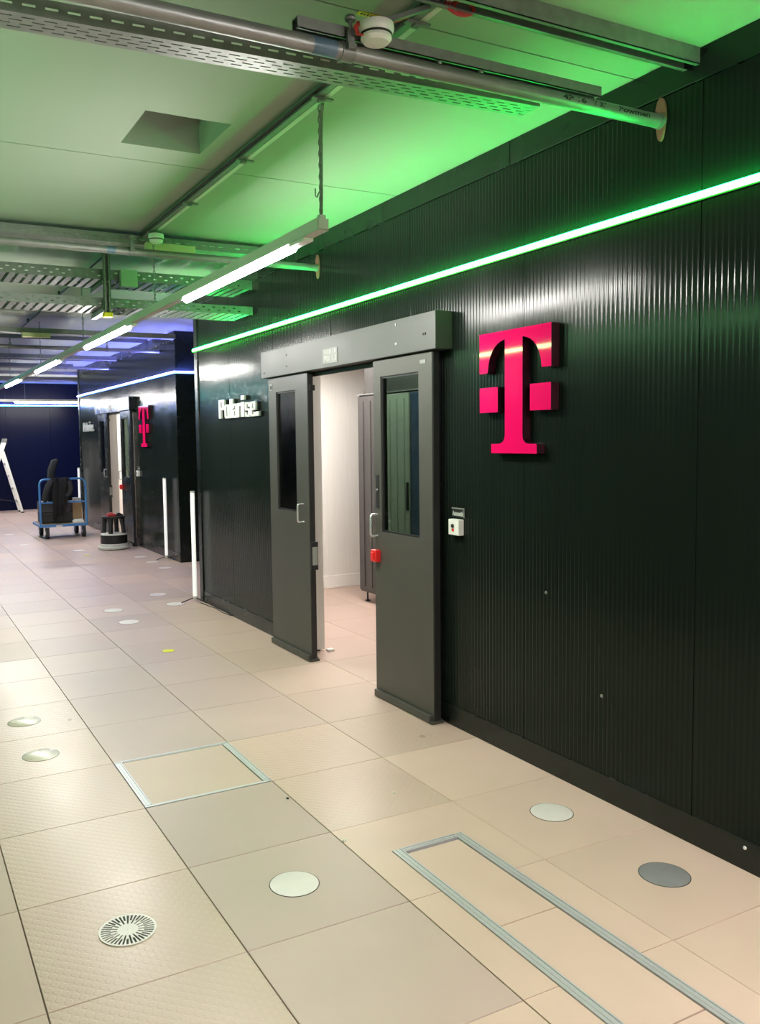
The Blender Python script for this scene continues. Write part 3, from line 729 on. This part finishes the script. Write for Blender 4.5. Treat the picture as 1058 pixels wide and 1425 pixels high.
# luminaire rows
def chain_bm(x, y, z0, z1, lk=.03, wr=.0024):
    bm = B(); n = int((z1-z0)/(lk*.74)); st = (z1-z0)/n
    for k in range(n):
        zc = z0+st*(k+.5); pts = []
        for q in range(8):
            a = 2*math.pi*q/8; u = .007*math.cos(a); v = lk*.5*math.sin(a)
            pts.append((x+(u if k % 2 else 0), y+(0 if k % 2 else u), zc+v))
        tube(bm, pts, wr, 5, closed=True)
    return bm
def luminaire(x, y0, y1, tubes, chains, label, cat='luminaire', detail=True):
    L_ = thing('trunking_lamp', (x, (y0+y1)/2, 2.45), label, cat)
    w_ = .025
    bm = B(); tk = .0015
    box(bm, x-w_, x-w_+tk, y0, y1, 2.452, 2.50); box(bm, x+w_-tk, x+w_, y0, y1, 2.452, 2.50); box(bm, x-w_, x+w_, y0, y1, 2.4505, 2.453)
    obj('trunking', bm, TRUNKM, L_)
    for a, b in tubes:
        bm = B(); n = 6
        pts = [(x+.0225*math.cos(math.pi+math.pi*k/n), 2.447+.030*math.sin(math.pi+math.pi*k/n)) for k in range(n+1)]
        prism(bm, pts, 'y', a, b); tb = obj('led_tube', bm, TUBEM, L_)
        bm = B(); box(bm, x-.024, x+.024, a-.16, a-.004, 2.436, 2.4505, .003); obj('tube_holder', bm, WHITEP, L_); bm = B(); box(bm, x-.024, x+.024, b+.004, b+.05, 2.436, 2.4505, .003); obj('tube_holder', bm, WHITEP, L_)
    bm = B(); box(bm, x-.022, x+.022, y0-.004, y0+.004, 2.455, 2.495, .002); box(bm, x-.012, x+.018, y0+.005, y0+.03, 2.495, 2.515, .003); obj('end_cap', bm, TRUNKM, L_)
    if detail:
        for y in chains: obj('hanging_chain', chain_bm(x+.003, y, 2.50, 2.955 if y < 3.3 else 2.999), GALV, L_, smooth=True)
        bm = B(); tube(bm, [(x+.014, .845, 2.51), (x+.015, .842, 2.60), (x+.013, .835, 2.72), (x+.016, .838, 2.85), (x+.016, .83, 2.93), (x+.006, .80, 2.955)], .0075, 8); obj('power_cable', bm, CABLE, L_, smooth=True)
        bm = B(); tube(bm, [(x-.004, .822, 2.61), (x-.016, .822, 2.585), (x-.022, .822, 2.59), (x-.022, .822, 2.62)], .003, 6); obj('chain_hook', bm, GALV, L_)
    else:
        for y in chains:
            bm = B(); tube(bm, [(x, y, 2.50), (x, y, 2.9995)], .003, 6); obj('hanging_wire', bm, GALV, L_)
    return L_
TB = [(1.10+2.93*k, 2.63+2.93*k) for k in range(6)]
luminaire(1.31, .80, 17.4, TB, (.822, 3.316, 5.69, 8.157, 10.95, 13.4, 15.9), 'long row of white tube lamps hung on chains down the corridor')
luminaire(1.31, -5.9, -1.25, [(-5.7, -4.17), (-2.85, -1.32)], (-5.5, -3.5, -1.4), 'white tube lamp row behind the viewpoint, out of the picture', detail=False)
luminaire(2.15, -5.9, -1.8, [(-5.0, -3.47), (-3.40, -1.87)], (-5.5, -3.5, -2.0), 'added white tube lamp row brightening the near right floor, out of the picture', detail=False)  # unseen lamp row, added to brighten the near right floor
# cross lamp near the end wall
L2 = thing('trunking_lamp', (2.4, 17.6, 2.5), 'white tube lamp lying across the far end of the corridor', 'luminaire')
bx('trunking', TRUNKM, L2, -.5, 4.4, 17.5, 17.56, 2.487, 2.54)
bx('led_tube', TUBEM, L2, 2.18, 3.7, 17.505, 17.55, 2.46, 2.485)
hangers(L2, (.3, 2.4, 4.0), 17.53, 2.54, 2.9995)

# ================================================================ FLOOR CAPS
def cap(i, j, m_, label, r=.088, slot=False):
    o = thing('floor_outlet', ((i+.5)*G, (j+.5)*G, 0), label, 'floor outlet', 'round floor outlet caps')
    x, y = (i+.5)*G, (j+.5)*G
    bm = B(); lathe(bm, [(0, .0026), (r*.97, .0026), (r, .0016), (r, .0002)], (x, y, 0), 40); obj('disc', bm, m_, o, smooth=True)
    bm = B(); lathe(bm, [(r, .0003), (r, .0014), (r+.003, .0010), (r+.003, .0002)], (x, y, 0), 40); obj('rim', bm, SLAB if m_ is not CAPC else GALVD, o)
    return o
cap(3, 0, CAPW, 'white round floor cap nearest to the black wall base'); cap(3, -1, CAPG, 'dark grey round floor cap at the right')
cap(1, 0, CAPW, 'white round floor cap beside the radial vent grille, mid foreground')
cap(0, 3, CAPC, 'glossy beige floor cap at the left edge, nearer of two'); cap(0, 4, CAPC, 'glossy beige floor cap at the left edge, farther of two')
cap(2, 8, CAPW, 'white floor cap just beyond the yellow cap'); cap(2, 9, CAPW, 'white floor cap, second beyond the yellow cap')
cap(2, 6, CAPY, 'bright yellow floor cap in the middle of the corridor', r=.047)
cap(3, 10, CAPW, 'faint white floor cap left of the near light stand'); cap(3, 9, CAPW, 'faint white floor cap right at the foot of the near light stand')
cap(4, 13, CAPW, 'pale floor cap nearest of three before the second module corner'); cap(4, 14, CAPW, 'pale floor cap middle of three before the second module corner')
cap(4, 15, CAPW, 'pale floor cap farthest of three before the second module corner')
cap(3, 17, CAPW, 'pale floor cap left of the floor polisher'); cap(3, 16, CAPY, 'dull yellow floor cap in front of the floor polisher', r=.047)
cap(2, 19, CAPW, 'pale floor cap left of the blue trolley'); cap(2, 22, CAPW, 'pale floor cap near the left edge beyond the trolley')
# radial vent
v = thing('floor_vent', (.3, .3, 0), 'round floor vent with radial slots at lower left', 'floor vent')
bm = B(); lathe(bm, [(0, .0006), (.09, .0006), (.09, .0001)], (.3, .3, 0), 40); obj('dark_recess_disc', bm, INK, v)  # flat black disc stands in for the shaded hollow under the slots
bm = B(); NS = 38; R0, RM_, R1, RO = .034, .054, .086, .0925; z = .0035
def P(r, a): return bm.verts.new((.3+r*math.cos(a), .3+r*math.sin(a), z))
da = 2*math.pi/NS
for k in range(NS):
    a0 = k*da; inner = R0 if k % 2 == 0 else RM_
    # slot has constant width .0062 -> angular half width depends on the radius
    def hw(r): return min(da*.48, .0036/r)
    rs = [.028, inner, R1, RO]
    # hub and rim wedges
    for ra, rb in ((.001, R0), (R1, RO)):
        bm.faces.new((P(ra, a0-da/2), P(rb, a0-da/2), P(rb, a0), P(rb, a0+da/2), P(ra, a0+da/2)))
    if inner > R0: bm.faces.new((P(R0, a0-da/2), P(inner, a0-da/2), P(inner, a0), P(inner, a0+da/2), P(R0, a0+da/2), P(R0, a0)))
    bm.faces.new((P(inner, a0-da/2), P(R1, a0-da/2), P(R1, a0-hw(R1)), P(inner, a0-hw(inner))))
    bm.faces.new((P(inner, a0+hw(inner)), P(R1, a0+hw(R1)), P(R1, a0+da/2), P(inner, a0+da/2)))
bmesh.ops.remove_doubles(bm, verts=bm.verts, dist=1e-5)
ex = bmesh.ops.extrude_face_region(bm, geom=list(bm.faces))
bmesh.ops.translate(bm, verts=[g for g in ex['geom'] if isinstance(g, bmesh.types.BMVert)], vec=(0, 0, -.0027))
obj('slotted_grille', bm, CAPW, v)
# crumbs of packing foam on the floor
CR = [(1.21, .50, .008, 'pale crumb lying on a tile joint left of the trench'), (1.62, .80, .006, 'pale crumb left of a tile joint, behind the trench'), (1.18, .98, .007, 'dark crumb on the tile joint near the hatch')]
for x, y, r, lb in CR:
    bm = B(); bmesh.ops.create_icosphere(bm, subdivisions=2, radius=r)
    for q in bm.verts: q.co *= random.uniform(.75, 1.2); q.co.z = max(-r*.6, q.co.z*.7)
    bmesh.ops.translate(bm, verts=bm.verts, vec=(x, y, r*.6)); tag(obj('foam_crumb', bm, BLACKP if 'dark' in lb else WHITEP, base=(x, y, 0)), lb, 'crumb')

# ================================================================ LIGHT STANDS
def light_stand(x, y, label, lean=0.):
    t_ = thing('light_stand', (x, y, 0), label, 'light stand', 'white tube lights on small tripods')
    bm = B(); tube(bm, [(x, y, .045), (x+lean, y, 1.085)], .021, 16); obj('light_tube', bm, DIFFM, t_, smooth=True)
    bm = B(); tube(bm, [(x, y, .03), (x, y, .06)], .023, 14); tube(bm, [(x+lean, y, 1.083), (x+lean*1.01, y, 1.10)], .022, 14); obj('tube_cap', bm, PALEG, t_, smooth=True)
    for k in range(3):
        a = math.radians(180+120*k); bm = B()
        tube(bm, [(x+.012*math.cos(a), y+.012*math.sin(a), .045), (x+.14*math.cos(a), y+.14*math.sin(a), .006)], .0055, 8); obj('tripod_leg', bm, BLACKP, t_)
    return t_
light_stand(2.305, 5.70, 'white tube light on a tripod at the corner of the nearest module')
light_stand(2.935, 8.83, 'white tube light on a tripod against the second module')
light_stand(2.93, 14.62, 'white tube light standing behind the blue trolley', 0)
# cable from the near light stand along the wall foot
bm = B(); tube(bm, [(2.33, 5.60, .005), (2.345, 5.42, .005), (2.362, 5.25, .005), (2.35, 5.05, .005), (2.365, 4.85, .005)], .004, 6); tag(obj('power_cable', bm, BLACKC, base=(2.35, 5.2, 0)), 'thin black cable on the floor by the near light stand', 'cable')

# ================================================================ FLOOR POLISHER
fx, fy = 2.605, 10.42
f = thing('floor_polisher', (fx, fy, 0), 'round grey floor polisher standing before the far doors', 'floor machine')
bm = B(); lathe(bm, [(0, .012), (.225, .012), (.232, .02), (.232, .045), (.222, .05), (.205, .052), (.205, .085), (.2, .09), (0, .09)], (fx, fy, 0), 40); obj('skirt', bm, PALEG, f, smooth=True)
bm = B(); lathe(bm, [(0, 0), (.20, 0), (.20, .012), (0, .012)], (fx, fy, 0), 32); obj('brush', bm, RUBBER, f)
bm = B(); lathe(bm, [(0, .088), (.195, .088), (.198, .10), (.192, .205), (.18, .215), (0, .215)], (fx, fy, 0), 40); obj('drum', bm, BLACKP, f, smooth=True)
bm = B(); lathe(bm, [(0, .214), (.192, .214), (.196, .222), (.19, .234), (.15, .242), (0, .242)], (fx, fy, 0), 40); obj('top_plate', bm, PALEG, f, smooth=True)
for k in range(4):
    a = math.radians(60+90*k); ca, sa = math.cos(a), math.sin(a); bm = B()
    for q in (0,):
        p0 = Vector((fx+.15*ca, fy+.15*sa, .24)); p1 = Vector((fx+.125*ca, fy+.125*sa, .47))
        tube(bm, [p0, p0.lerp(p1, .4), p1], [.034, .030, .042], 8)
    obj('support_leg', bm, BLACKP, f, smooth=True)
bm = B(); lathe(bm, [(.10, .46), (.17, .46), (.175, .475), (.17, .49), (.10, .49), (.10, .46)], (fx, fy, 0), 32); obj('handle_ring', bm, BLACKP, f, smooth=True)
bm = B(); box(bm, fx-.10, fx+.02, fy-.10, fy+.06, .488, .53, .012); box(bm, fx-.07, fx-.02, fy-.08, fy-.02, .528, .548, .006); tag(obj('red_cloth_bundle', bm, REDC, base=(fx, fy, .49)), 'small red bundle lying on the floor polisher', 'cloth')
bm = B(); box(bm, fx+.025, fx+.13, fy-.07, fy+.03, .488, .52, .01); box(bm, fx+.05, fx+.10, fy-.05, fy+.01, .518, .536, .006); tag(obj('hand_tool', bm, BLACKP, base=(fx+.08, fy, .49)), 'small dark tool lying beside the red bundle', 'tool')

# ================================================================ TROLLEY
tx0, tx1, ty0, ty1 = 1.86, 2.60, 12.36, 13.10
t = thing('platform_trolley', ((tx0+tx1)/2, (ty0+ty1)/2, 0), 'blue platform trolley with one tubular push frame', 'trolley')
bm = B(); box(bm, tx0-.02, tx1+.02, ty0-.02, ty1+.02, .192, .235, .006); obj('platform', bm, CARTB, t)
bx('deck_board', CARD, t, tx0+.01, tx1-.01, ty0+.01, ty1-.01, .235, .243)
def end_frame(y):
    bm = B(); r = .018; c_ = .09; pts = [(tx0, y, .2), (tx0, y, .985-c_)]
    pts += [(tx0+c_-c_*math.cos(a), y, .985-c_+c_*math.sin(a)) for a in [math.pi/2*k/6 for k in range(1, 7)]]
    pts += [(tx1-c_+c_*math.sin(a), y, .985-c_+c_*math.cos(a)) for a in [math.pi/2*k/6 for k in range(0, 7)]]
    pts += [(tx1, y, .2)]
    tube(bm, pts, r, 10); obj('end_frame', bm, CARTB, t, smooth=True)
    bm = B(); tube(bm, [(tx0+.01, y, .60), (tx1-.01, y, .60)], .013, 8); obj('cross_bar', bm, CARTB, t, smooth=True)
end_frame(ty0)
bx('maker_plate', PALEG, t, 2.10, 2.20, ty0-.0225, ty0-.0195, .19, .222)
for x in (tx0+.10, tx1-.05):
    for y in (ty0+.03, ty1-.08):
        cs = B(); tube(cs, [(x-.025, y, .09), (x+.025, y, .09)], .09, 24); wl = obj('caster_wheel', cs, RUBBER, t, smooth=True)
        bm = B(); tube(bm, [(x-.028, y, .09), (x+.028, y, .09)], .032, 14); obj('wheel_hub', bm, PALEG, wl, smooth=True)
        bm = B(); box(bm, x-.037, x-.030, y-.02, y+.045, .08, .19); box(bm, x+.030, x+.037, y-.02, y+.045, .08, .19); box(bm, x-.045, x+.045, y-.04, y+.06, .184, .192); obj('caster_fork', bm, CHROME, t)
# load on the trolley
bm = B(); box(bm, 1.90, 2.40, 12.48, 12.95, .243, .43, .02); o = tag(obj('equipment_case', bm, BLACKP, base=(2.15, 12.7, .243)), 'black case at the bottom of the trolley load', 'case')
bm = B(); box(bm, 1.90, 2.38, 12.46, 12.98, .4305, .60, .03); o = tag(obj('padded_case', bm, CASEM, base=(2.15, 12.7, .43)), 'grey padded case lying on the black case', 'case')
bm = B(); box(bm, 2.40, 2.555, 12.5, 12.85, .2435, .57, .004); tag(obj('cardboard_box', bm, CARD, base=(2.48, 12.7, .243)), 'brown cardboard box standing on the trolley', 'box')
bm = B(); box(bm, 2.38, 2.56, 12.38, 12.49, .2435, .275, .004); box(bm, 2.40, 2.55, 12.385, 12.485, .276, .30, .004); tag(obj('paper_stack', bm, WHITEP, base=(2.48, 12.43, .243)), 'white papers lying at the front right of the trolley', 'paper')
bm = B(); box(bm, 2.145, 2.27, 12.50, 12.62, .601, .655, .01); box(bm, 2.26, 2.36, 12.53, 12.60, .601, .625, .008); tag(obj('tool_box', bm, WHITEP, base=(2.25, 12.55, .6)), 'white oblong pack on the grey padded case', 'pack')
bm = B(); box(bm, 2.39, 2.55, 12.5, 12.66, .571, .65, .008); tag(obj('white_carton', bm, PALEG, base=(2.47, 12.6, .57)), 'pale carton lying on the cardboard box', 'box')
# jacket draped over the front frame
def jacket():
    bm = B(); nu, nv = 15, 22
    prof = [(12.43, .62), (12.425, .72), (12.415, .85), (12.40, .96), (12.375, 1.008), (12.345, 1.008), (12.322, .97), (12.312, .86), (12.308, .72), (12.305, .56), (12.305, .42), (12.31, .34)]
    grid = []
    for vi in range(nv):
        q = vi/(nv-1)*(len(prof)-1); k = min(int(q), len(prof)-2); t_ = q-k
        y = prof[k][0]*(1-t_)+prof[k+1][0]*t_; z = prof[k][1]*(1-t_)+prof[k+1][1]*t_
        row = []
        d = vi/(nv-1)
        half = .17-.05*max(0, d-.55)/.45*2.0+.02*math.sin(d*9); cx = 2.20-.05*max(0, d-.5)*2
        for ui in range(nu):
            u = ui/(nu-1)*2-1
            wv = .010*math.sin(u*7+d*3)+.008*math.sin(u*13+d*7)
            zz = z + (.06*math.sin(u*2.2+.5) if d > .85 else 0)
            row.append(bm.verts.new((cx+u*half+.015*math.sin(d*11+u), y+(wv if d > .45 else -wv)-(.0 if d < .45 else .012*(1-u*u)), zz)))
        grid.append(row)
    for a, b in zip(grid, grid[1:]):
        for i in range(nu-1): bm.faces.new((a[i], a[i+1], b[i+1], b[i]))
    ret = bmesh.ops.solidify(bm, geom=list(bm.faces), thickness=.012)
    # sleeve hanging to the left
    tube(bm, [(2.06, 12.33, .96), (2.0, 12.325, .88), (1.955, 12.33, .76), (1.93, 12.35, .66), (1.95, 12.40, .625)], [.05, .055, .05, .045, .03], 12)
    tube(bm, [(2.33, 12.33, .95), (2.36, 12.32, .84), (2.33, 12.31, .74), (2.27, 12.305, .70)], [.04, .045, .042, .03], 12)
    return bm
o = obj('jacket', jacket(), CLOTH, base=(2.2, 12.36, .62), smooth=True); tag(o, 'black jacket draped over the front frame of the blue trolley', 'jacket')
bm = B(); tube(bm, [(2.09, 12.70, .612), (2.095, 12.68, .9), (2.11, 12.66, 1.12), (2.16, 12.64, 1.26), (2.21, 12.63, 1.30)], [.075, .06, .065, .062, .03], 12)
tag(obj('cloth_bag', bm, CLOTH, base=(2.1, 12.7, .6), smooth=True), 'tall dark cloth bundle rising behind the jacket', 'bag')

# ================================================================ LADDER at the far left
l = thing('step_ladder', (1.9, 18.5, 0), 'aluminium ladder standing open at the far left edge', 'ladder')
for y in (18.28, 18.72):
    bm = B()
    def beam(p, q, w_):
        d = (Vector(q)-Vector(p)).normalized(); n_ = Vector((d.z, 0, -d.x))*w_; yy = Vector((0, .012, 0))
        vs = [bm.verts.new(Vector(p)+a*n_+b*yy) for a, b in ((-1, -1), (1, -1), (1, 1), (-1, 1))] + [bm.verts.new(Vector(q)+a*n_+b*yy) for a, b in ((-1, -1), (1, -1), (1, 1), (-1, 1))]
        for fq in ((0, 1, 2, 3), (7, 6, 5, 4), (0, 4, 5, 1), (1, 5, 6, 2), (2, 6, 7, 3), (3, 7, 4, 0)): bm.faces.new([vs[i] for i in fq])
    beam((2.345, y, .012), (1.985, y, 1.40), .03); obj('rail', bm, WHITEP, l)
    bm = B(); beam((1.47, y, .012), (2.03, y, 1.60), .03); obj('rail', bm, WHITEP, l)
    bm = B(); beam((2.03, y, 1.60), (2.062, y, 1.69), .031); obj('rail_cap', bm, GALVD, l)
    for x in (2.348, 1.466):
        bm = B(); box(bm, x-.035, x+.035, y-.018, y+.018, 0, .03, .004); obj('rubber_foot', bm, RUBBER, l)
for k in range(1, 5):
    z = .28*k; 
    for p, q in (((2.345, .012), (1.985, 1.40)), ((1.47, .012), (2.03, 1.60))):
        f_ = z/q[1]; x = p[0]+(q[0]-p[0])*f_
        bx('rung', WHITEP, l, x-.02, x+.02, 18.29, 18.71, z-.014, z+.014)
bm = B(); tube(bm, [(1.60, 18.27, .36), (2.26, 18.27, .26)], .006, 6); obj('spreader_strap', bm, BLACKC, l)
print('tiles', count, 'objects', len(bpy.data.objects))
